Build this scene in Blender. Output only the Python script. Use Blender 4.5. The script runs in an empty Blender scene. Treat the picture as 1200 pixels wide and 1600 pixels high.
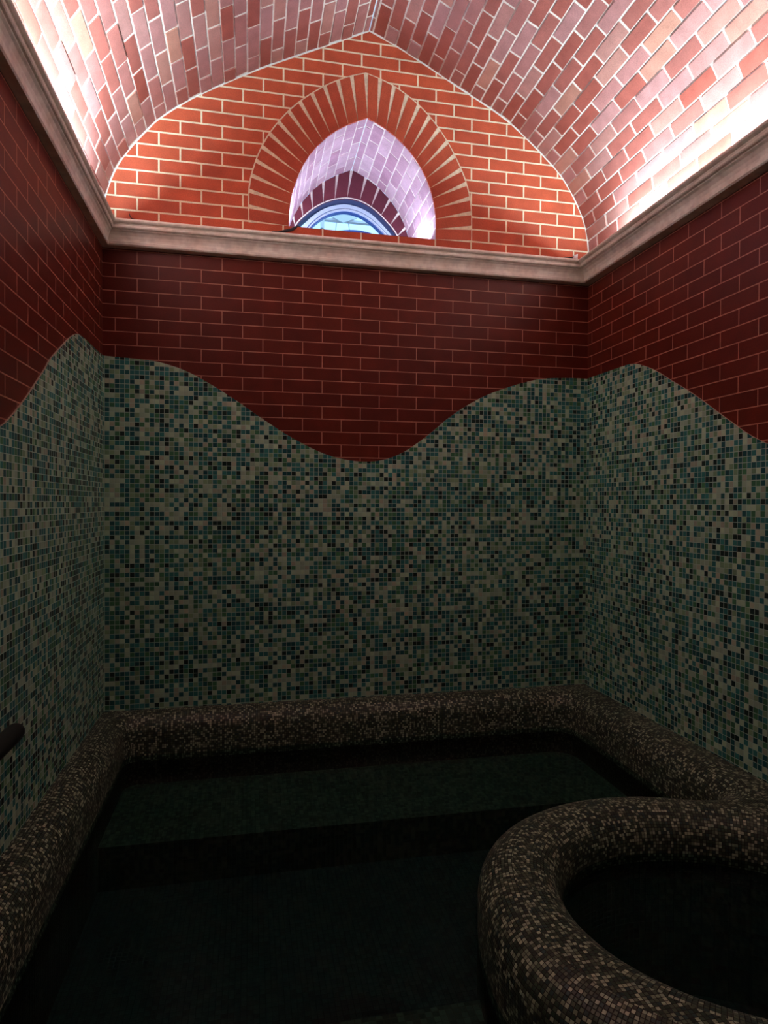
import bpy, bmesh, math, random
from mathutils import Vector, Matrix
from mathutils.geometry import tessellate_polygon
random.seed(7)
S = bpy.context.scene
C = S.collection
ZS = 1.135                       # everything below is measured from the eye; lifted so the pool deck is z = 0
XL, XR, YB, YF = -0.785, 2.083, 3.735, -1.35

# ------------------------------------------------------------------ camera
yaw, pitch, roll, FPX = .2045, -.012106, .004545, 1007.287
cy, sy, cp, sp = math.cos(yaw), math.sin(yaw), math.cos(pitch), math.sin(pitch)
fw = Vector((sy*cp, cy*cp, sp)); rr = Vector((cy, -sy, 0)); uu = rr.cross(fw)
r_ = math.cos(roll)*rr + math.sin(roll)*uu
u_ = -math.sin(roll)*rr + math.cos(roll)*uu
cam = bpy.data.cameras.new('camera'); co = bpy.data.objects.new('camera', cam); C.objects.link(co)
M = Matrix(((r_.x, u_.x, -fw.x, 0), (r_.y, u_.y, -fw.y, 0), (r_.z, u_.z, -fw.z, ZS), (0, 0, 0, 1)))
co.matrix_world = M
cam.sensor_fit = 'HORIZONTAL'; cam.sensor_width = 36; cam.lens = 36*FPX/1200
cam.clip_start = 0.02
S.camera = co

# ------------------------------------------------------------------ world, exposure, lights
S.view_settings.view_transform = 'Standard'; S.view_settings.look = 'None'
S.view_settings.gamma = 1; S.view_settings.use_curve_mapping = False
S.view_settings.exposure = 0.2
w = bpy.data.worlds.new('world'); S.world = w; w.use_nodes = True
bg = w.node_tree.nodes['Background']; bg.inputs[0].default_value = (.36, .65, 1, 1); bg.inputs[1].default_value = 1.8

def area(name, loc, sx, sy_, col, power, rot, spread=math.pi):
    l = bpy.data.lights.new(name, 'AREA'); l.shape = 'RECTANGLE'; l.size = sx; l.size_y = sy_
    l.color = col; l.energy = power; l.spread = spread
    o = bpy.data.objects.new(name, l); C.objects.link(o)
    o.location = (loc[0], loc[1], loc[2]+ZS); o.rotation_euler = rot
    return o
COVE = (.68, .90, 1.0)
# light strips lying in the cove channel behind the two side cornices, facing up
area('cove_light_left', (XL+.055, 2.02, 1.487), .022, 2.62, COVE, 62, (math.pi, math.radians(4), 0))
area('cove_light_right', (XR-.065, 2.02, 1.487), .022, 2.62, COVE, 50, (math.pi, -math.radians(4), 0))
# small cold lamps low in the window recess
area('recess_light_left', (.262, 4.00, 1.62), .03, .36, (.66, .76, 1), 3.8, (math.pi, math.radians(10), 0))
area('recess_light_right', (1.035, 4.00, 1.62), .03, .36, (.66, .76, 1), 3.2, (math.pi, -math.radians(10), 0))

# ------------------------------------------------------------------ node helpers
def newmat(name):
    m = bpy.data.materials.new(name); m.use_nodes = True
    nt = m.node_tree; b = nt.nodes['Principled BSDF']
    return m, nt, b
def N(nt, t, **k):
    n = nt.nodes.new(t)
    for a, v in k.items(): setattr(n, a, v)
    return n
def MATH(nt, op, a, b=None):
    n = N(nt, 'ShaderNodeMath', operation=op)
    for i, v in ((0, a), (1, b)):
        if v is None: continue
        if isinstance(v, (int, float)): n.inputs[i].default_value = v
        else: nt.links.new(v, n.inputs[i])
    return n.outputs[0]
def MIX(nt, f, a, b, blend='MIX'):
    n = N(nt, 'ShaderNodeMix', data_type='RGBA', blend_type=blend)
    for s, v in ((n.inputs[0], f), (n.inputs[6], a), (n.inputs[7], b)):
        if isinstance(v, (int, float)): s.default_value = v
        elif isinstance(v, tuple): s.default_value = (*v, 1) if len(v) == 3 else v
        else: nt.links.new(v, s)
    return n.outputs[2]
def UVV(nt): return N(nt, 'ShaderNodeUVMap').outputs[0]
def NOISE(nt, vec, scale, detail=3):
    n = N(nt, 'ShaderNodeTexNoise'); n.inputs['Scale'].default_value = scale; n.inputs['Detail'].default_value = detail
    nt.links.new(vec, n.inputs['Vector']); return n.outputs[0]
def RAMP(nt, f, stops, const=False):
    n = N(nt, 'ShaderNodeValToRGB'); cr = n.color_ramp
    if const: cr.interpolation = 'CONSTANT'
    while len(cr.elements) < len(stops): cr.elements.new(.5)
    for e, (p, c) in zip(cr.elements, stops):
        e.position = p; e.color = (*c, 1)
    nt.links.new(f, n.inputs[0]); return n.outputs[0]
def BUMP(nt, h, strength, dist, b):
    n = N(nt, 'ShaderNodeBump'); n.inputs['Strength'].default_value = strength; n.inputs['Distance'].default_value = dist
    nt.links.new(h, n.inputs['Height']); nt.links.new(n.outputs[0], b.inputs['Normal'])

RH, BW = .07341, .225
def brick_mat(name, c1, c2, mortar, msize, rough, spec, bump=.002, mdark=.9):
    m, nt, b = newmat(name)
    uv = UVV(nt)
    bt = N(nt, 'ShaderNodeTexBrick'); bt.offset = .5; bt.offset_frequency = 2
    nt.links.new(uv, bt.inputs['Vector'])
    bt.inputs['Scale'].default_value = 1; bt.inputs['Brick Width'].default_value = BW; bt.inputs['Row Height'].default_value = RH
    bt.inputs['Mortar Size'].default_value = msize; bt.inputs['Mortar Smooth'].default_value = .15; bt.inputs['Bias'].default_value = 0
    bt.inputs['Color1'].default_value = (*c1, 1); bt.inputs['Color2'].default_value = (*c2, 1); bt.inputs['Mortar'].default_value = (*mortar, 1)
    n1 = NOISE(nt, uv, 9, 4); n2 = NOISE(nt, uv, 160, 2)
    col = MIX(nt, 1.0, bt.outputs['Color'], RAMP(nt, n1, [(.3, (.82, .82, .82)), (.7, (1.12, 1.12, 1.12))]), 'MULTIPLY')
    col = MIX(nt, .5, col, RAMP(nt, n2, [(.35, (.8, .8, .8)), (.6, (1.1, 1.1, 1.1))]), 'MULTIPLY')
    nt.links.new(col, b.inputs['Base Color'])
    b.inputs['Roughness'].default_value = rough; b.inputs['Specular IOR Level'].default_value = spec
    h = MATH(nt, 'SUBTRACT', MATH(nt, 'MULTIPLY', n2, .15), bt.outputs['Fac'])
    BUMP(nt, h, 1, bump, b)
    return m

def mosaic_mat(name, pitch, stops, grout, gw, rough, spec, zone=None, tall=1.0):
    """square glass mosaic: one random colour per tile, light grout between"""
    m, nt, b = newmat(name)
    uv = UVV(nt)
    sc = N(nt, 'ShaderNodeVectorMath', operation='MULTIPLY'); nt.links.new(uv, sc.inputs[0])
    sc.inputs[1].default_value = (1/(pitch*tall), 1/pitch, 1)
    fl = N(nt, 'ShaderNodeVectorMath', operation='FLOOR'); nt.links.new(sc.outputs[0], fl.inputs[0])
    fr = N(nt, 'ShaderNodeVectorMath', operation='FRACTION'); nt.links.new(sc.outputs[0], fr.inputs[0])
    wn = N(nt, 'ShaderNodeTexWhiteNoise', noise_dimensions='2D'); nt.links.new(fl.outputs[0], wn.inputs['Vector'])
    off = N(nt, 'ShaderNodeVectorMath', operation='ADD'); nt.links.new(fl.outputs[0], off.inputs[0]); off.inputs[1].default_value = (371, 113, 0)
    wn2 = N(nt, 'ShaderNodeTexWhiteNoise', noise_dimensions='2D'); nt.links.new(off.outputs[0], wn2.inputs['Vector'])
    big = NOISE(nt, fl.outputs[0], .06, 2)
    val = MATH(nt, 'ADD', wn.outputs['Value'], MATH(nt, 'MULTIPLY', MATH(nt, 'SUBTRACT', big, .5), .25))
    col = RAMP(nt, val, stops, True)
    jit = RAMP(nt, wn2.outputs['Value'], [(0, (.78, .80, .82)), (1, (1.2, 1.18, 1.12))])
    col = MIX(nt, 1.0, col, jit, 'MULTIPLY')
    sep = N(nt, 'ShaderNodeSeparateXYZ'); nt.links.new(fr.outputs[0], sep.inputs[0])
    def edge(o):
        a = MATH(nt, 'ABSOLUTE', MATH(nt, 'SUBTRACT', o, .5))
        return MATH(nt, 'SUBTRACT', .5, a)
    d = MATH(nt, 'MINIMUM', edge(sep.outputs[0]), edge(sep.outputs[1]))
    g = MATH(nt, 'LESS_THAN', d, gw)
    col = MIX(nt, g, col, grout)
    nt.links.new(col, b.inputs['Base Color'])
    nt.links.new(MATH(nt, 'ADD', MATH(nt, 'MULTIPLY', g, .5), rough), b.inputs['Roughness'])
    b.inputs['Specular IOR Level'].default_value = spec
    hh = MATH(nt, 'MINIMUM', MATH(nt, 'DIVIDE', d, gw*1.6), 1.0)
    BUMP(nt, hh, .6, .0012, b)
    return m

def plain(name, col, rough=.5, metal=0, spec=.5, noise=None):
    m, nt, b = newmat(name)
    b.inputs['Base Color'].default_value = (*col, 1); b.inputs['Roughness'].default_value = rough
    b.inputs['Metallic'].default_value = metal; b.inputs['Specular IOR Level'].default_value = spec
    if noise:
        tc = N(nt, 'ShaderNodeTexCoord').outputs['Object']
        n1 = NOISE(nt, tc, noise[0], 5)
        c = MIX(nt, RAMP(nt, n1, [(.42, (0, 0, 0)), (.72, (1, 1, 1))]), col, noise[1])
        n2 = NOISE(nt, tc, noise[0]*5, 4)
        c = MIX(nt, .5, c, RAMP(nt, n2, [(.35, (.75, .72, .70)), (.6, (1.08, 1.06, 1.04))]), 'MULTIPLY')
        nt.links.new(c, b.inputs['Base Color'])
        BUMP(nt, n2, .4, .001, b)
    return m

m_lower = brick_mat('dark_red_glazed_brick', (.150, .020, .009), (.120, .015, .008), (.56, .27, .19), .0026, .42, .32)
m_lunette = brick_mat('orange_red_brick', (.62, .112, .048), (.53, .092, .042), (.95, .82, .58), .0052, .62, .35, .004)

def vault_mat(name, c_lo, c_hi, spec=.45, mid=None):
    m, nt, b = newmat(name)
    at = N(nt, 'ShaderNodeAttribute', attribute_name='tint').outputs['Fac']
    tc = N(nt, 'ShaderNodeTexCoord').outputs['Object']
    col = RAMP(nt, at, [(0, c_lo)] + (mid or []) + [(1, c_hi)])
    n1 = NOISE(nt, tc, 14, 4); n2 = NOISE(nt, tc, 240, 2)
    col = MIX(nt, 1.0, col, RAMP(nt, n1, [(.3, (.88, .86, .86)), (.7, (1.1, 1.12, 1.12))]), 'MULTIPLY')
    col = MIX(nt, .6, col, RAMP(nt, n2, [(.35, (.7, .7, .72)), (.6, (1.1, 1.1, 1.1))]), 'MULTIPLY')
    nt.links.new(col, b.inputs['Base Color']); b.inputs['Roughness'].default_value = .5
    b.inputs['Specular IOR Level'].default_value = spec
    BUMP(nt, n2, .5, .0008, b)
    return m
m_vault = vault_mat('vault_brick', (.36, .085, .060), (.50, .230, .165), mid=[(.35, (.40, .135, .110)), (.72, (.46, .225, .215))])
m_reveal = vault_mat('recess_brick', (.50, .29, .37), (.70, .52, .58))
m_vmortar = plain('vault_mortar', (.90, .86, .78), .85, noise=(12, (.80, .74, .66)))
m_vouss = vault_mat('arch_brick', (.52, .090, .044), (.58, .115, .055), .35)
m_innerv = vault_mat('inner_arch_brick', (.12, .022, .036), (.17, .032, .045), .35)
m_wedge = plain('arch_mortar', (.95, .86, .64), .85, noise=(22, (.74, .62, .44)))
m_plaster = plain('painted_plaster', (.96, .97, .87), .55, noise=(6, (.82, .76, .64)))

LIGHT, SAGE, GREEN, TEAL, DTEAL, BROWN = (.44, .66, .48), (.26, .46, .27), (.075, .25, .125), (.048, .25, .235), (.026, .135, .14), (.022, .050, .042)
m_mosaic = mosaic_mat('green_mosaic', .02575, [(0, LIGHT), (.22, (.46, .54, .40)), (.28, SAGE), (.39, GREEN), (.52, TEAL), (.74, DTEAL), (.90, BROWN)],
                      (.42, .66, .54), .05, .22, .5)
m_curb = mosaic_mat('brown_mosaic', .0112, [(0, (.44, .52, .37)), (.20, (.25, .31, .21)), (.32, (.110, .145, .092)), (.52, (.048, .082, .050)), (.74, (.042, .060, .045)), (.90, (.035, .075, .068))],
                    (.024, .022, .018), .08, .3, .35)
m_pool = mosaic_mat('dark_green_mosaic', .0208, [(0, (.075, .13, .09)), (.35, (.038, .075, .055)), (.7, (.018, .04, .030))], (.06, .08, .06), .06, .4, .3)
m_riser = mosaic_mat('shaded_riser_mosaic', .0208, [(0, (.006, .008, .007)), (.5, (.010, .011, .010))], (.006, .006, .006), .06, .4, .3)  # shade on the submerged risers, painted in as near-black tile colour
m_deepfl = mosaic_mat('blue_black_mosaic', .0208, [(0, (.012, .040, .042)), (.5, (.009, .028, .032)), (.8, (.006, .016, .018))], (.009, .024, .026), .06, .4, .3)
m_black = plain('black_metal', (.004, .004, .005), .5)
m_bluefr = plain('blue_window_frame', (.03, .09, .33), .35)
m_paleblue = plain('pale_blue_window_frame', (.70, .84, 1.0), .3)
m_white = plain('white_paint', (.85, .86, .86), .5)
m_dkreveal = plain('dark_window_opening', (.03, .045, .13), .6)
m_floor = plain('deck_stone', (.12, .11, .10), .6)
m_plastic = plain('white_plastic', (.8, .8, .8), .4)

def glass_mat():
    m, nt, b = newmat('window_glass'); nt.nodes.remove(b)
    fr = N(nt, 'ShaderNodeFresnel'); fr.inputs[0].default_value = 1.45
    t = N(nt, 'ShaderNodeBsdfTransparent'); t.inputs[0].default_value = (.9, .96, 1, 1)
    g = N(nt, 'ShaderNodeBsdfGlossy'); g.inputs['Roughness'].default_value = .02
    mx = N(nt, 'ShaderNodeMixShader'); out = nt.nodes['Material Output']
    nt.links.new(fr.outputs[0], mx.inputs[0]); nt.links.new(t.outputs[0], mx.inputs[1]); nt.links.new(g.outputs[0], mx.inputs[2])
    nt.links.new(mx.outputs[0], out.inputs[0]); return m
def water_mat():
    m, nt, b = newmat('pool_water'); nt.nodes.remove(b)
    fr = N(nt, 'ShaderNodeFresnel'); fr.inputs[0].default_value = 1.33
    tc = N(nt, 'ShaderNodeTexCoord').outputs['Object']; n1 = NOISE(nt, tc, 3, 2)
    bp = N(nt, 'ShaderNodeBump'); bp.inputs['Strength'].default_value = .25; bp.inputs['Distance'].default_value = .01
    nt.links.new(n1, bp.inputs['Height']); nt.links.new(bp.outputs[0], fr.inputs['Normal'])
    t = N(nt, 'ShaderNodeBsdfTransparent'); t.inputs[0].default_value = (.55, .74, .70, 1)
    g = N(nt, 'ShaderNodeBsdfGlossy'); g.inputs['Roughness'].default_value = .04; nt.links.new(bp.outputs[0], g.inputs['Normal'])
    mx = N(nt, 'ShaderNodeMixShader'); out = nt.nodes['Material Output']
    nt.links.new(fr.outputs[0], mx.inputs[0]); nt.links.new(t.outputs[0], mx.inputs[1]); nt.links.new(g.outputs[0], mx.inputs[2])
    nt.links.new(mx.outputs[0], out.inputs[0]); return m
m_glass, m_water = glass_mat(), water_mat()

# ------------------------------------------------------------------ mesh helpers
class MB:
    def __init__(s): s.v, s.f, s.uv, s.mi, s.t = [], [], [], [], []
    def face(s, pts, uvs=None, mi=0, tint=.5):
        i = len(s.v); s.v += [tuple(p) for p in pts]; s.f.append(tuple(range(i, i+len(pts))))
        s.uv.append(uvs or [(0, 0)]*len(pts)); s.mi.append(mi); s.t.append(tint)
    def box(s, p0, p1, mi=0, tint=.5):
        (x0, y0, z0), (x1, y1, z1) = p0, p1
        q = [(x0,y0,z0),(x1,y0,z0),(x1,y1,z0),(x0,y1,z0),(x0,y0,z1),(x1,y0,z1),(x1,y1,z1),(x0,y1,z1)]
        s.hexa(q, mi, tint)
    def hexa(s, q, mi=0, tint=.5):
        for f in ((0,3,2,1),(4,5,6,7),(0,1,5,4),(1,2,6,5),(2,3,7,6),(3,0,4,7)):
            pts = [q[k] for k in f]
            s.face(pts, None, mi, tint)
    def tube(s, pts, r, n=12, mi=0, caps=True):
        P = [Vector(p) for p in pts]; rings = []
        for i, p in enumerate(P):
            d = (P[min(i+1, len(P)-1)] - P[max(i-1, 0)]).normalized()
            a = d.cross(Vector((0, 0, 1)));
            if a.length < 1e-3: a = d.cross(Vector((1, 0, 0)))
            a.normalize(); b = d.cross(a)
            rad = r[i] if isinstance(r, (list, tuple)) else r
            rings.append([p + rad*(math.cos(2*math.pi*k/n)*a + math.sin(2*math.pi*k/n)*b) for k in range(n)])
        for A, B in zip(rings, rings[1:]):
            for k in range(n): s.face([A[k], A[(k+1) % n], B[(k+1) % n], B[k]], None, mi)
        if caps: s.face(rings[0][::-1], None, mi); s.face(rings[-1], None, mi)
    def build(s, name, mats, parent=None, smooth=False, kind=None, merge=True, normals=True):
        me = bpy.data.meshes.new(name)
        me.from_pydata([(x, y, z+ZS) for x, y, z in s.v], [], s.f)
        ul = me.uv_layers.new(name='UVMap'); k = 0
        for f in s.uv:
            for c in f: ul.data[k].uv = c; k += 1
        at = me.attributes.new('tint', 'FLOAT', 'FACE')
        for i, t in enumerate(s.t): at.data[i].value = t
        for m in (mats if isinstance(mats, list) else [mats]): me.materials.append(m)
        me.polygons.foreach_set('material_index', s.mi)
        if merge:
            bm = bmesh.new(); bm.from_mesh(me)
            bmesh.ops.remove_doubles(bm, verts=bm.verts, dist=1e-5)
            if normals: bmesh.ops.recalc_face_normals(bm, faces=bm.faces)
            bm.to_mesh(me); bm.free()
        if smooth:
            me.polygons.foreach_set('use_smooth', [True]*len(me.polygons))
        me.update()
        o = bpy.data.objects.new(name, me); C.objects.link(o)
        if parent:
            o.parent = parent
            if parent.type == 'EMPTY': o.matrix_parent_inverse = Matrix.Translation(-parent.location)
        if kind: o['kind'] = kind
        return o
def thing(name, loc, label, cat):
    o = bpy.data.objects.new(name, None); C.objects.link(o); o.location = (loc[0], loc[1], loc[2]+ZS)
    o.empty_display_size = .05; o['label'] = label; o['category'] = cat; return o
def tag(o, label, cat, group=None):
    o['label'] = label; o['category'] = cat
    if group: o['group'] = group
    return o
def catmull(P, n=8, closed=False):
    out = []; L = len(P)
    for i in range(L if closed else L-1):
        if closed: a, b, c, d = P[(i-1) % L], P[i], P[(i+1) % L], P[(i+2) % L]
        else: a, b, c, d = P[max(i-1, 0)], P[i], P[i+1], P[min(i+2, L-1)]
        for k in range(n):
            t = k/n
            out.append(tuple(.5*(2*b[j] + (c[j]-a[j])*t + (2*a[j]-5*b[j]+4*c[j]-d[j])*t*t + (3*b[j]-a[j]-3*c[j]+d[j])*t**3) for j in (0, 1)))
    if not closed: out.append(tuple(P[-1]))
    return out
def resample(P, step=None, n=None):
    L = [0]
    for a, b in zip(P, P[1:]): L.append(L[-1]+math.dist(a, b))
    if n is None: n = max(1, round(L[-1]/step))
    out = []
    for k in range(n+1):
        s = L[-1]*k/n; i = 0
        while i < len(L)-2 and L[i+1] < s: i += 1
        t = (s-L[i])/max(1e-9, L[i+1]-L[i]); out.append(tuple(P[i][j]+(P[i+1][j]-P[i][j])*t for j in (0, 1)))
    return out, L[-1]
def resample_fixed(P, step):
    """points every `step` of arc length, the last one short"""
    _, L = resample(P, n=1); n = int(L/step); out = []
    for k in range(n+1):
        s = k*step; acc = 0
        for a, b in zip(P, P[1:]):
            d = math.dist(a, b)
            if acc+d >= s-1e-9:
                t = (s-acc)/d; out.append((a[0]+(b[0]-a[0])*t, a[1]+(b[1]-a[1])*t)); break
            acc += d
    if L-n*step > step*.25: out.append(P[-1])
    else: out[-1] = P[-1]
    return out
def fill(mb, loops, to3, uv, mi=0, flip=False):
    L3 = [[Vector((p[0], p[1], 0)) for p in l] for l in loops]; flat = [p for l in loops for p in l]
    for tri in tessellate_polygon(L3):
        t = tri if not flip else tri[::-1]
        mb.face([to3(flat[i]) for i in t], [uv(flat[i]) for i in t], mi)

# ------------------------------------------------------------------ outlines read in the plane of the end wall (x, z)
ARC_L = catmull([(XL, 1.44), (XL, 1.55), (-.768, 1.672), (-.716, 1.815), (-.644, 1.93), (-.555, 2.040), (-.489, 2.111), (-.32, 2.240), (-.10, 2.372), (.097, 2.479), (.38, 2.617), (.674, 2.761)], 6)
ARC_R = catmull([(XR, 1.44), (XR, 1.60), (2.057, 1.755), (1.994, 1.897), (1.895, 2.045), (1.776, 2.157), (1.63, 2.277), (1.48, 2.378), (1.234, 2.500), (1.034, 2.601), (.85, 2.690), (.674, 2.761)], 6)
SILL = 1.585
IN_L = catmull([(.212, SILL), (.217, 1.703), (.248, 1.833), (.318, 1.985), (.427, 2.115), (.54, 2.195), (.665, 2.254)], 6)
IN_R = catmull([(1.083, SILL), (1.080, 1.734), (1.048, 1.878), (.987, 2.004), (.900, 2.110), (.790, 2.195), (.665, 2.254)], 6)
OUT_L = catmull([(-.008, SILL), (-.008, 1.769), (.022, 1.91), (.084, 2.060), (.178, 2.195), (.285, 2.305), (.426, 2.408), (.550, 2.472), (.655, 2.508)], 6)
OUT_R = catmull([(1.304, SILL), (1.300, 1.800), (1.268, 1.940), (1.218, 2.052), (1.148, 2.172), (1.056, 2.288), (.945, 2.385), (.800, 2.465), (.655, 2.508)], 6)
HOLE = IN_L + IN_R[::-1][1:]
UOFF, VOFF = .6071 + 45, -1.2992 + RH*101
def wuv(a, z): return (a+UOFF, z+VOFF)

# ================================================================== SETTING
# ---- end wall facing the camera
mb = MB()
lower = [(XL, -1.95), (XR, -1.95), (XR, 1.46), (XL, 1.46)]
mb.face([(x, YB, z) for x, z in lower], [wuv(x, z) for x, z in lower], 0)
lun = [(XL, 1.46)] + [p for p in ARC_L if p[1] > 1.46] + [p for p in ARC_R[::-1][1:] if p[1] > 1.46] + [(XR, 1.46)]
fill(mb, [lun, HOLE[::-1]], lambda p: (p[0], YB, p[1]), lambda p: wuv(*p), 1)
wall_back = mb.build('wall_back', [m_lower, m_lunette], kind='structure', normals=False)

# ---- mosaic cladding with wavy top edge
def cladding(name, prof, to3, uoff, parent, zbot=-1.30, d=.006):
    P = catmull(prof, 8); mb = MB(); uvf = lambda a, z: (a+uoff, z+20.003)
    for (a, za), (b, zb) in zip(P, P[1:]):
        n = 1
        mb.face([to3(a, zbot, d), to3(b, zbot, d), to3(b, zb, d), to3(a, za, d)], [uvf(a, zbot), uvf(b, zbot), uvf(b, zb), uvf(a, za)])
        mb.face([to3(a, za, d), to3(b, zb, d), to3(b, zb, 0), to3(a, za, 0)], [uvf(a, za), uvf(b, zb), uvf(b, zb), uvf(a, za)], 1)
    o = mb.build(name, [m_mosaic, m_grout], parent=parent, normals=False)
    return o
m_grout = plain('pale_grout', (.42, .36, .26), .8)
WB = [(XL, .797), (-.72, .793), (-.605, .787), (-.488, .774), (-.353, .734), (-.216, .664), (-.076, .578), (.066, .482), (.211, .391), (.357, .316), (.469, .275), (.582, .253), (.696, .251), (.792, .268), (.89, .310), (.987, .374), (1.086, .452), (1.166, .520), (1.287, .602), (1.41, .668), (1.534, .716), (1.66, .757), (1.787, .784), (1.96, .796), (XR, .796)]
cladding('mosaic_cladding', WB, lambda a, z, d: (a, YB-d, z), 30, wall_back)
# ---- side walls
tail = [(2.10, .195), (1.95, .185), (1.80, .200), (1.60, .29), (1.35, .46), (1.10, .62), (.85, .73), (.55, .785), (.2, .79), (-.2, .74), (-.6, .55), (-1.0, .30), (YF, .20)]
WL = [(YB, .796), (3.551, .790), (3.386, .789), (3.209, .778), (3.074, .728), (2.952, .663), (2.796, .575), (2.714, .514), (2.61, .444), (2.531, .390), (2.457, .344), (2.358, .287), (2.273, .246)] + tail
WR = [(YB, .797), (3.541, .795), (3.329, .792), (3.222, .783), (3.102, .741), (2.998, .690), (2.9, .632), (2.777, .562), (2.663, .491), (2.557, .420), (2.458, .356), (2.387, .311), (2.278, .257)] + tail
for side, X, prof, sgn in (('left', XL, WL, 1), ('right', XR, WR, -1)):
    mb = MB()
    q = [(YF, -1.95), (YB, -1.95), (YB, 1.50), (YF, 1.50)]
    off = 60.03 if side == 'left' else 60.16
    q3 = [(X, y, z) for y, z in q]; uvq = [(off-y, z+VOFF) for y, z in q]
    if sgn == -1: q3 = q3[::-1]; uvq = uvq[::-1]
    mb.face(q3[::-1], uvq[::-1])
    wl = mb.build('wall_'+side, [m_lower], kind='structure', normals=False)
    cladding('mosaic_cladding', prof, lambda a, z, d, X=X, sgn=sgn: (X+sgn*d, a, z), 40, wl)
# ---- wall behind the viewer
mb = MB(); pts = [(XL, -1.95)] + ARC_L + ARC_R[::-1][1:] + [(XR, -1.95)]
fill(mb, [pts], lambda p: (p[0], YF, p[1]), lambda p: wuv(*p))
mb.build('wall_front', [m_lower], kind='structure', normals=False)

# ---- pointed brick barrel vault: every brick laid on a bed of mortar
def barrel(mb, arc, y0, y1, side, bl, rec, gap, egap, th, jit, inner=(0, 0), firstshift=0):
    pts = resample_fixed(arc, RH)
    for i, (a, b) in enumerate(zip(pts, pts[1:])):
        ax, az = a; bx, bz = b
        L = math.dist(a, b); tx, tz = (bx-ax)/L, (bz-az)/L
        nx, nz = (tz, -tx) if side > 0 else (-tz, tx)        # towards the room
        mb.face([(ax-nx*rec, y0, az-nz*rec), (bx-nx*rec, y0, bz-nz*rec), (bx-nx*rec, y1, bz-nz*rec), (ax-nx*rec, y1, az-nz*rec)], None, 1)
        y = y1 + (0 if i % 2 else -bl/2) + random.uniform(-.012, .012) + firstshift
        if y < y1-1e-4:
            ylist = [(y1, y)]
        else: ylist = []
        yy = y if y < y1 else y1
        while yy > y0+.01:
            ylist.append((yy, max(y0, yy-bl-random.uniform(-.006, .006)))); yy = ylist[-1][1]
        lift0 = random.uniform(-.3, 1)*jit
        for (ya, yb) in ylist:
            ya2, yb2 = ya-egap/2, yb+egap/2
            if ya2-yb2 < .015: continue
            l0 = max(-rec*.4, lift0*.6 + random.uniform(-.5, .5)*jit); l1 = max(-rec*.4, l0 + random.uniform(-.4, .4)*jit)
            g0, g1 = gap/2, L-gap/2
            def P(s, y, h): return (ax+tx*s+nx*h, y, az+tz*s+nz*h)
            c = .0012
            t = random.random()
            q = [P(g0, yb2, -th), P(g1, yb2, -th), P(g1, ya2, -th), P(g0, ya2, -th),
                 P(g0+c, yb2+c, l0), P(g1-c, yb2+c, l1), P(g1-c, ya2-c, l1), P(g0+c, ya2-c, l0)]
            for f in ((4,5,6,7),(0,1,5,4),(1,2,6,5),(2,3,7,6),(3,0,4,7)):
                mb.face([q[k] for k in f], None, 0, t)
mb = MB()
barrel(mb, ARC_L, YF, YB, 1, .225, .0026, .0085, .012, .006, .0042)
barrel(mb, ARC_R, YF, YB, -1, .225, .0026, .0085, .012, .006, .0042)
mb.build('ceiling', [m_vault, m_vmortar], kind='structure', merge=False)
# thin mortar fillet where the vault meets the end wall
mb = MB()
arc = [p for p in ARC_L if p[1] > 1.5] + [p for p in ARC_R[::-1][1:] if p[1] > 1.5]
cxm, czm = .66, 1.7
ins = []
for i, p in enumerate(arc):
    a, b = arc[max(i-1, 0)], arc[min(i+1, len(arc)-1)]
    d = math.hypot(b[0]-a[0], b[1]-a[1]); ins.append((p[0]+(b[1]-a[1])/d*.007, p[1]-(b[0]-a[0])/d*.007))
for i in range(len(arc)-1):
    mb.face([(arc[i][0], YB-.004, arc[i][1]), (arc[i+1][0], YB-.004, arc[i+1][1]), (ins[i+1][0], YB-.002, ins[i+1][1]), (ins[i][0], YB-.002, ins[i][1])])
mb.build('mortar_fillet', [m_vmortar], parent=wall_back)

# ---- voussoir arch around the recess
def voussoirs(mb, inn, out, n, y, proud, wfrac, skip=0, stretch=1.0):
    I, Li = resample(inn, n=n); O, Lo = resample(out, n=n)
    for k in range(skip, n):
        ic = ((I[k][0]+I[k+1][0])/2, (I[k][1]+I[k+1][1])/2); oc = ((O[k][0]+O[k+1][0])/2, (O[k][1]+O[k+1][1])/2)
        wi = Li/n*wfrac/2; d = (oc[0]-ic[0], oc[1]-ic[1]); L = math.hypot(*d); d = (d[0]/L, d[1]/L); t = (-d[1], d[0])
        wo = min(wi*1.04, Lo/n*.46)
        ci = ((I[k+1][0]-I[k][0])/(Li/n), (I[k+1][1]-I[k][1])/(Li/n)); cc = ((O[k+1][0]-O[k][0])/(Lo/n), (O[k+1][1]-O[k][1])/(Lo/n))
        q2 = [(ic[0]-ci[0]*wi, ic[1]-ci[1]*wi), (ic[0]+ci[0]*wi, ic[1]+ci[1]*wi), (oc[0]+cc[0]*wo, oc[1]+cc[1]*wo), (oc[0]-cc[0]*wo, oc[1]-cc[1]*wo)]
        c = .002; tint = random.random()
        q = [(x, y+.004, z) for x, z in q2] + [(x, y-proud, z) for x, z in q2]
        mb.hexa(q, 0, tint)
mb = MB()
back_l = OUT_L + OUT_R[::-1][1:]
grow = []
for i, p in enumerate(back_l):
    a, b = back_l[max(i-1, 0)], back_l[min(i+1, len(back_l)-1)]; d = math.dist(a, b)
    grow.append((p[0]-(b[1]-a[1])/d*.007, p[1]+(b[0]-a[0])/d*.007))
inner_b = HOLE
for i in range(len(grow)-1):       # mortar bed as a strip from intrados to extrados
    pass
fill(mb, [grow + HOLE[::-1]], lambda p: (p[0], YB-.0025, p[1]), lambda p: p, 1)
voussoirs(mb, IN_L, OUT_L, 14, YB, .005, .97)
voussoirs(mb, IN_R, OUT_R, 14, YB, .005, .97)
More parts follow.
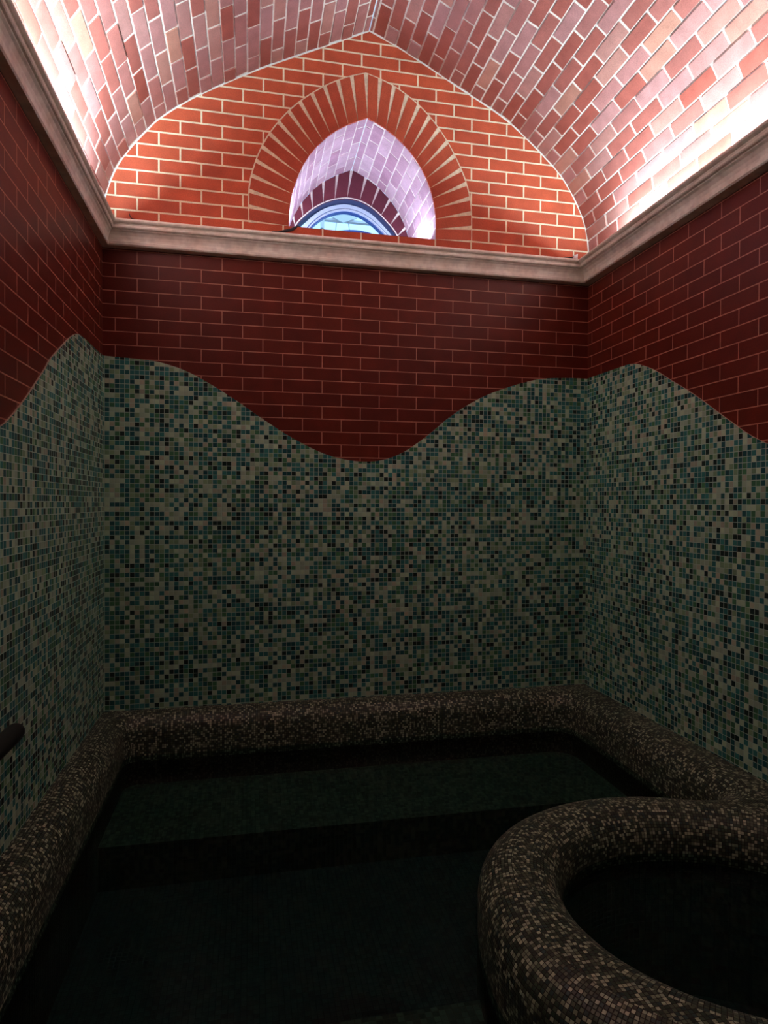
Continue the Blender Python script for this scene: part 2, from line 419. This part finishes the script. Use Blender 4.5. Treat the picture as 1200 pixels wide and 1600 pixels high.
mb.build('voussoir_arch', [m_vouss, m_wedge], parent=wall_back)

# ---- recess: brick barrel running back to the inner wall, with sill
YI = 4.334
mb = MB()
barrel(mb, IN_L, YB+.0, YI, 1, .17, .0015, .006, .009, .004, .002)
barrel(mb, IN_R, YB+.0, YI, -1, .17, .0015, .006, .009, .004, .002)
recess = mb.build('wall_recess', [m_reveal, m_vmortar], kind='structure', merge=False)
mb = MB()
mb.face([(.2, YB-.001, SILL), (1.09, YB-.001, SILL), (1.09, YI+.12, SILL), (.2, YI+.12, SILL)], [wuv(.2, 0), wuv(1.09, 0), wuv(1.09, .72), wuv(.2, .72)])
mb.build('window_sill', [m_lower], kind='structure')
# inner wall with segmental opening
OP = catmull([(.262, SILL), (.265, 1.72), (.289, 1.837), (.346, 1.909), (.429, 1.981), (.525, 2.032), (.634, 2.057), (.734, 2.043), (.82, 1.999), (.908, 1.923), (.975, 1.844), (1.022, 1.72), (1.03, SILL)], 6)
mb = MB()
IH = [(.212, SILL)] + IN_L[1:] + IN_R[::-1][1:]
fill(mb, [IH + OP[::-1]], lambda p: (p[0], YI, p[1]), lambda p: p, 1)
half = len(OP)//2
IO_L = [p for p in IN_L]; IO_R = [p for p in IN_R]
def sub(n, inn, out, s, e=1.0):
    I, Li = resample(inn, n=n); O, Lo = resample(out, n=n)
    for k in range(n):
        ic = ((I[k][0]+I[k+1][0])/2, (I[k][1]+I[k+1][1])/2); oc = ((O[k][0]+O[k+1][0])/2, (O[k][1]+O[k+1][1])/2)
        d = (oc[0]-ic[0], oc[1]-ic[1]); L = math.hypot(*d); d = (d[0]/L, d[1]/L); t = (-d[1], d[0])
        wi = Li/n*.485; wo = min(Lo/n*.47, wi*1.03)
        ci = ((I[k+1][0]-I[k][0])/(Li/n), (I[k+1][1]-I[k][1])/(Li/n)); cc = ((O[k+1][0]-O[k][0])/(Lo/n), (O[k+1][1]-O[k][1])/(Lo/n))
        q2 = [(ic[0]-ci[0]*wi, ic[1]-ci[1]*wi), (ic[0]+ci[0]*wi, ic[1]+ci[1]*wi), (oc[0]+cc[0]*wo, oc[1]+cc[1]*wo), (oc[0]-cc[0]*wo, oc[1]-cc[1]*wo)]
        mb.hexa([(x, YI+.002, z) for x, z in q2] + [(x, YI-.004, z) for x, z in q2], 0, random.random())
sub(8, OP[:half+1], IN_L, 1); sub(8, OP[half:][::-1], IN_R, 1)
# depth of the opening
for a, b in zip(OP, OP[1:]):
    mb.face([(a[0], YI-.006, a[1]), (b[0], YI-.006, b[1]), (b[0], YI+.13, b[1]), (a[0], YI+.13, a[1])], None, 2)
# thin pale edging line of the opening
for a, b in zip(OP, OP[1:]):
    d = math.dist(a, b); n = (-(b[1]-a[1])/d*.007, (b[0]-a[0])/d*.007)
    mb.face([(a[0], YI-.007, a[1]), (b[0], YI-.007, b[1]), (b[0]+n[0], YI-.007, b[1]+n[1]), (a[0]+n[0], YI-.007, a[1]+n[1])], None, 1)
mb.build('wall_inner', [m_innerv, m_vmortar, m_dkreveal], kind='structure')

# ---- arched window: nested frames, glass
def arch_frame(name, path, w, y0, y1, mat, parent, close=True):
    mb = MB(); inn = []
    for i, p in enumerate(path):
        a, b = path[max(i-1, 0)], path[min(i+1, len(path)-1)]; d = math.dist(a, b)
        inn.append((p[0]+(b[1]-a[1])/d*w, p[1]-(b[0]-a[0])/d*w))
    for i in range(len(path)-1):
        A, B, c, D = path[i], path[i+1], inn[i+1], inn[i]
        q = [(A[0], y1, A[1]), (B[0], y1, B[1]), (c[0], y1, c[1]), (D[0], y1, D[1]), (A[0], y0, A[1]), (B[0], y0, B[1]), (c[0], y0, c[1]), (D[0], y0, D[1])]
        for f in ((4,5,6,7),(0,3,2,1),(0,1,5,4),(2,3,7,6)): mb.face([q[k] for k in f])
    return mb.build(name, [mat], parent=parent), inn
window = thing('window_1', (.645, 4.43, SILL), 'segmental arched window with blue and white frame at the end of the brick recess', 'window')
window['kind'] = 'structure'; del window['label']; del window['category']
FO = catmull([(.285, SILL), (.288, 1.76), (.351, 1.886), (.419, 1.960), (.497, 2.014), (.583, 2.045), (.657, 2.053), (.751, 2.034), (.839, 1.988), (.914, 1.926), (.969, 1.866), (1.010, 1.76), (1.012, SILL)], 6)
_, f1 = arch_frame('outer_frame', FO, .026, 4.405, 4.465, m_paleblue, window)
_, f2 = arch_frame('blue_frame', f1, .007, 4.415, 4.46, m_bluefr, window)
_, f3 = arch_frame('sash_frame', f2, .008, 4.40, 4.455, m_paleblue, window)
_, f4 = arch_frame('blue_bead', f3, .006, 4.42, 4.455, m_bluefr, window)
mb = MB(); mb.box((.32, 4.40, SILL), (.98, 4.46, 1.80)); a_ = catmull([(.40, 1.80), (.47, 1.837), (.547, 1.859), (.613, 1.873), (.693, 1.882), (.76, 1.879), (.834, 1.862), (.92, 1.80)], 6)
for p, q in zip(a_, a_[1:]):
    mb.hexa([(p[0], 4.40, 1.795), (q[0], 4.40, 1.795), (q[0], 4.46, 1.795), (p[0], 4.46, 1.795), (p[0], 4.40, p[1]), (q[0], 4.40, q[1]), (q[0], 4.46, q[1]), (p[0], 4.46, p[1])])
mb.build('bottom_rail', [m_bluefr], parent=window)
mb = MB(); fill(mb, [f4], lambda p: (p[0], 4.44, p[1]), lambda p: p); mb.build('pane', [m_glass], parent=window)

# ---- cornice, three mitred lengths
PROF = [(.0, 1.380), (.044, 1.381), (.050, 1.388), (.051, 1.402), (.046, 1.406), (.047, 1.416), (.052, 1.432), (.062, 1.447), (.072, 1.453), (.073, 1.458),
        (.084, 1.459), (.088, 1.464), (.088, 1.472), (.084, 1.477), (.078, 1.479), (.079, 1.484), (.092, 1.485), (.099, 1.489), (.102, 1.495), (.100, 1.502), (.094, 1.507), (.086, 1.508), (.084, 1.478), (.0, 1.478)]
sL, sB, sR = .84, 1.0, 1.2
def cornice(name, f, seglen):
    mb = MB()
    for (p, z), (p2, z2) in zip(PROF, PROF[1:]):
        A = f(p, z); B = f(p2, z2)
        mb.face([A[0], A[1], B[1], B[0]])
    return mb.build(name, [m_plaster], kind='structure')
cornice('trim_1', lambda p, z: ((XL+p*sL, YF, z), (XL+p*sL, YB-p*sB, z)), 0)
cornice('trim_2', lambda p, z: ((XL+p*sL, YB-p*sB, z), (XR-p*sR, YB-p*sB, z)), 0)
cornice('trim_3', lambda p, z: ((XR-p*sR, YB-p*sB, z), (XR-p*sR, YF, z)), 0)

# ================================================================== POOL
WZ, TZ, R, FLZ = -1.345, -1.272, .11, -1.69
ZT = -1.135
cor = lambda cx, cz, r, a0, a1, n=5: [(cx+r*math.cos(math.radians(a0+(a1-a0)*k/n)), cz+r*math.sin(math.radians(a0+(a1-a0)*k/n))) for k in range(n+1)]
xl, yb, xr = XL+.14, 3.605, 1.900
wallpart = [(1.15, .45), (.8, .45), (.4, .45), (0, .45), (-.3, .45)] + cor(xl+.08, .53, .08, 270, 180) + [(xl, y) for y in (.7, .9, 1.4, 1.9, 2.4, 2.9, 3.2, 3.38, 3.47)] \
    + cor(xl+.07, yb-.07, .07, 180, 90) + [(x, yb) for x in (-.51, -.43, -.25, .1, .5, .9, 1.2, 1.45, 1.60, 1.70)] + cor(xr-.13, yb-.13, .13, 90, 0) \
    + [(1.901, y) for y in (3.40, 3.3, 3.15, 2.9, 2.6, 2.42)] + [(1.892, 2.33), (1.865, 2.275), (1.825, 2.245)]
ringpart = [(1.775, 2.243), (1.70, 2.262), (1.62, 2.295), (1.52, 2.325), (1.41, 2.342), (1.30, 2.343), (1.17, 2.325), (1.05, 2.283), (.95, 2.232), (.86, 2.162), (.785, 2.075), (.728, 1.975), (.692, 1.87),
            (.668, 1.76), (.655, 1.65), (.655, 1.54), (.673, 1.43), (.715, 1.325), (.785, 1.225), (.88, 1.135), (1.00, 1.06), (1.12, 1.005), (1.22, .93), (1.28, .83), (1.30, .7), (1.28, .58), (1.23, .49)]
nw = len(wallpart)
MC = catmull(wallpart + ringpart, 5, True)
MW, MR = MC[:nw*5+1], MC[nw*5:] + [MC[0]]
# the run closing at the start
Tc = catmull([(1.345, 2.100), (1.50, 2.082), (1.64, 2.035), (1.79, 1.94), (1.88, 1.80), (1.91, 1.6), (1.86, 1.4), (1.70, 1.265), (1.5, 1.205), (1.32, 1.212), (1.20, 1.252), (1.10, 1.318), (1.025, 1.392), (.968, 1.480), (.935, 1.580), (.925, 1.68), (.94, 1.79), (.985, 1.90), (1.07, 2.0), (1.19, 2.07)], 6, True)
def normals2(P, closed, sgn):
    out = []; L = len(P)
    for i in range(L):
        a, b = (P[(i-1) % L], P[(i+1) % L]) if closed else (P[max(i-1, 0)], P[min(i+1, L-1)])
        d = math.dist(a, b) or 1; out.append((sgn*(b[1]-a[1])/d, -sgn*(b[0]-a[0])/d))
    return out
nMC = normals2(MC, True, -1)      # pool runs clockwise seen from above: deck on the left
nT = normals2(Tc, True, -1)
def offs(P, Nn, o): return [(p[0]+n[0]*o, p[1]+n[1]*o) for p, n in zip(P, Nn)]
def roundover(mb, P, Nn, idx, zlow, r, closed):
    prof = [(0, zlow)] + [(0, ZT-r-.04)] + [(r*(1-math.cos(t)), ZT-r+r*math.sin(t)) for t in [math.pi/2*k/10 for k in range(11)]]
    vl = [0]
    for a, b in zip(prof, prof[1:]): vl.append(vl[-1]+math.dist(a, b))
    u = 0
    n = len(idx)
    for k in range(n if closed else n-1):
        i, j = idx[k], idx[(k+1) % n]; pi, pj = P[i], P[j]; du = math.dist(offs([pi], [Nn[i]], r*.5)[0], offs([pj], [Nn[j]], r*.5)[0])
        for (o1, z1), (o2, z2), v1, v2 in zip(prof, prof[1:], vl, vl[1:]):
            q = [(pi[0]+Nn[i][0]*o1, pi[1]+Nn[i][1]*o1, z1), (pj[0]+Nn[j][0]*o1, pj[1]+Nn[j][1]*o1, z1), (pj[0]+Nn[j][0]*o2, pj[1]+Nn[j][1]*o2, z2), (pi[0]+Nn[i][0]*o2, pi[1]+Nn[i][1]*o2, z2)]
            mb.face(q, [(u, v1+5), (u+du, v1+5), (u+du, v2+5), (u, v2+5)])
        u += du
nM = len(MC)
# curb of the main pool (wall side) with the flat deck mosaics
mb = MB(); roundover(mb, MC, nMC, list(range(0, nw*5+1)), WZ-.03, R, False)
MO = offs(MC, nMC, R)
closure = [(1.33, 1.02), (1.55, 1.03), (1.78, 1.10), (1.95, 1.25), (2.045, 1.45), (2.065, 1.65), (2.055, 1.85), (1.99, 2.02)]
iA, iB = nw*5+1, (nw+21)*5       # ring part from the junction round to below the tub
ringC = MO[iA:iB+1]
Cc = ringC + catmull([ringC[-1]] + closure + [ringC[0]], 5)[1:-1]
H = MO[:iA+1] + [MO[iA]]
outer = [(XL+.001, YF), (XR-.001, YF), (XR-.001, YB-.001), (XL+.001, YB-.001)]
hole = MO[iB:] + MO[:iA+1] + catmull([ringC[-1]] + closure + [ringC[0]], 5)[1:-1][::-1]
fill(mb, [outer, hole], lambda p: (p[0], p[1], ZT), lambda p: (p[0]+10, p[1]+10))
roundover(mb, MC, nMC, list(range(iB, nM)) + [0], WZ-.03, R, False)
curb = mb.build('pool_kerb', [m_curb], kind='structure', smooth=False, normals=True)
for p in curb.data.polygons: p.use_smooth = True
# the round tub's own rim
mb = MB(); roundover(mb, MC, nMC, list(range(iA-1, iB+1)), WZ-.03, R, False)
roundover(mb, Tc, nT, list(range(len(Tc))), TZ-.03, R, True)
TO = offs(Tc, nT, R)
fill(mb, [Cc, TO], lambda p: (p[0], p[1], ZT), lambda p: (p[0]+10, p[1]+10))
tub = thing('plunge_tub', (1.42, 1.65, FLZ), 'round plunge tub with thick rim of small brown and tan mosaic tiles', 'plunge tub')
rim = mb.build('rim', [m_curb], parent=tub)
for p in rim.data.polygons: p.use_smooth = True
mb = MB()
for a, b in zip(Tc, Tc[1:]+Tc[:1]):
    mb.face([(a[0], a[1], TZ-.03), (b[0], b[1], TZ-.03), (b[0], b[1], FLZ-.1), (a[0], a[1], FLZ-.1)], [(a[0]+a[1], -1), (b[0]+b[1], -1), (b[0]+b[1], -1.5), (a[0]+a[1], -1.5)])
fill(mb, [Tc], lambda p: (p[0], p[1], FLZ-.1), lambda p: p)
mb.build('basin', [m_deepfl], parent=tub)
mb = MB(); seat = [p for p in Tc if p[1] < 1.50]
seat.sort(key=lambda p: math.atan2(p[1]-1.50, p[0]-1.42))
fill(mb, [seat], lambda p: (p[0], p[1], TZ-.15), lambda p: p)
x0, x1 = min(p[0] for p in seat), max(p[0] for p in seat); yy = max(p[1] for p in seat)
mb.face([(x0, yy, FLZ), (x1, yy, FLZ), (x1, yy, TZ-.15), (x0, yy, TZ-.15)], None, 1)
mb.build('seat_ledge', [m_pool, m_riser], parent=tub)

# submerged shell of the pool
mb = MB()
u = 0
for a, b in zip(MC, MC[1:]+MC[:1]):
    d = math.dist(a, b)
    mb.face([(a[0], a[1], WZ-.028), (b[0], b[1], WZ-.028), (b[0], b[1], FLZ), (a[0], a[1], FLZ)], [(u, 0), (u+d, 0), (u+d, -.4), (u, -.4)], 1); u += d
fill(mb, [MC], lambda p: (p[0], p[1], FLZ), lambda p: (p[0]+5, p[1]+5), 0)
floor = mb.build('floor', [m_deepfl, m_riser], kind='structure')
BZ = -1.497
for (y0, y1) in ((2.97, yb+.02), (.40, 1.83)):
    mb = MB()
    q = [(xl-.02, y0), (1.92 if y0 > 2 else .70, y0), (1.92 if y0 > 2 else .70, y1), (xl-.02, y1)]
    poly = q if y0 > 2 else [(xl-.02, y0), (1.27, y0), (1.27, .86), (1.02, 1.07), (.76, 1.28), (.67, 1.46), (.665, 1.62), (.70, 1.83), (xl-.02, y1)]
    fill(mb, [poly], lambda p: (p[0], p[1], BZ), lambda p: (p[0]+9, p[1]+9), 0)
    yy = y0 if y0 > 2 else y1
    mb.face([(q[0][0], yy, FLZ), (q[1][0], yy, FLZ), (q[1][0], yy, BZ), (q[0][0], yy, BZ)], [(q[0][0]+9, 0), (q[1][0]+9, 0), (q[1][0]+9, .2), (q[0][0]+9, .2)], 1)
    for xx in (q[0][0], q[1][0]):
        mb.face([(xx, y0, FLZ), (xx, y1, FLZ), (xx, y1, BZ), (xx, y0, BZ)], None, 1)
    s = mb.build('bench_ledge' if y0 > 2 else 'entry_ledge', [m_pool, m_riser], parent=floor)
# water
def water(name, P, z):
    mb = MB()
    for tri in tessellate_polygon([[Vector((p[0], p[1], 0)) for p in P]]):
        t = [P[i] for i in tri]
        if (t[1][0]-t[0][0])*(t[2][1]-t[0][1])-(t[1][1]-t[0][1])*(t[2][0]-t[0][0]) < 0: t = t[::-1]
        mb.face([(p[0], p[1], z) for p in t])
    return mb.build(name, [m_water], kind='structure', normals=False)
water('pool_water', offs(MC, nMC, .004), WZ)
water('tub_water', offs(Tc, nT, .004), TZ)

# ================================================================== SMALL THINGS
# handrail on the left wall
rail = thing('handrail', (XL, 1.3, -.72), 'black round handrail fixed low along the left mosaic wall beside the pool', 'handrail')
mb = MB(); rx, rz = -.715, -.714; e = 2.185; rr0 = .029
prof = [(e+.030, .001), (e+.028, .010), (e+.020, .020), (e+.008, .027), (e-.008, rr0), (.30, rr0), (.29, .02)]
mb.tube([(rx, y, rz) for y, _ in prof], [r for _, r in prof], 24); o = mb.build('bar', [m_black], parent=rail, smooth=True)
for y in (1.60, .8):
    mb = MB(); mb.tube([(rx, y, rz-.02), (rx-.01, y, rz-.05), (rx-.04, y, rz-.065), (XL+.010, y, rz-.066)], .008, 10)
    mb.tube([(XL+.012, y, rz-.066), (XL+.005, y, rz-.066)], .026, 16)
    mb.build('bracket', [m_black], parent=rail, smooth=False)
# loose black cable and wire loop on the recess sill
mb = MB(); mb.tube([(.115, 3.655, 1.512), (.15, 3.68, 1.522), (.19, 3.70, 1.541), (.225, 3.722, 1.560), (.262, 3.745, 1.592), (.31, 3.80, 1.5935), (.36, 3.85, 1.5935), (.40, 3.90, 1.593)], [.004, .006, .008, .009, .008, .007, .006, .003], 8)
tag(mb.build('power_cable', [m_black], smooth=True), 'short black cable lying over the brick sill at the left foot of the arched recess', 'cable')
mb = MB(); mb.tube([(.406+.013*math.cos(t), 3.775, 1.589+.020*math.sin(t)) for t in [math.pi*k/10 for k in range(11)]], .0018, 6)
tag(mb.build('wire_loop', [m_black], smooth=True), 'tiny black wire hoop standing on the recess sill in front of the arched window', 'wire hoop')
mb = MB(); mb.tube([(1.875, 3.648, 1.512), (1.91, 3.650, 1.514), (1.935, 3.655, 1.516)], .0035, 8)
t = thing('cable_plug', (1.93, 3.65, 1.508), 'small white cable plug with black lead on the cornice top in the right corner', 'cable plug')
mb.build('lead', [m_black], parent=t)
mb = MB(); mb.hexa([(1.930, 3.640, 1.509), (1.960, 3.644, 1.509), (1.960, 3.664, 1.509), (1.930, 3.664, 1.509), (1.936, 3.643, 1.528), (1.962, 3.646, 1.538), (1.962, 3.661, 1.538), (1.936, 3.661, 1.528)])
mb.build('plug_body', [m_plastic], parent=t)
mb = MB(); mb.tube([(-.600, 3.650, 1.510), (-.622, 3.648, 1.513), (-.629, 3.645, 1.524), (-.633, 3.643, 1.541)], [.0022, .003, .003, .0012], 8)
tag(mb.build('cable_clip', [m_black]), 'small bent black clip on the cornice top near the left corner', 'clip')

# white timber frame outside the window, against the sky
mb = MB(); mb.face([(-1.5, 4.6, 1.30), (3.5, 4.6, 1.30), (3.5, 9, 1.30), (-1.5, 9, 1.30)]); mb.build('ground', [m_floor], kind='structure')
gb = thing('outside_gable', (.75, 5.4, 1.6), 'white painted timber gable frame outdoors seen through the small arched window', 'gable frame')
mb = MB(); mb.box((.35, 5.38, 2.365), (1.25, 5.42, 2.382)); mb.build('beam', [m_white], parent=gb)
mb = MB(); mb.box((.568, 5.38, 1.30), (.598, 5.42, 2.365)); mb.build('post', [m_white], parent=gb)
mb = MB(); a = [(.640, 2.395), (.752, 2.345), (.872, 2.395), (.755, 2.47)]
mb.hexa([(x, 5.36, z) for x, z in a] + [(x, 5.38, z) for x, z in a]); mb.build('gable_board', [m_white], parent=gb)
mb = MB(); mb.hexa([(.64, 5.40, 1.9), (.648, 5.40, 1.9), (.648, 5.41, 1.9), (.64, 5.41, 1.9), (.70, 5.40, 2.365), (.708, 5.40, 2.365), (.708, 5.41, 2.365), (.70, 5.41, 2.365)]); mb.build('brace', [m_white], parent=gb)
mb = MB(); mb.hexa([(.87, 5.40, 1.9), (.878, 5.40, 1.9), (.878, 5.41, 1.9), (.87, 5.41, 1.9), (.80, 5.40, 2.365), (.808, 5.40, 2.365), (.808, 5.41, 2.365), (.80, 5.41, 2.365)]); mb.build('brace', [m_white], parent=gb)
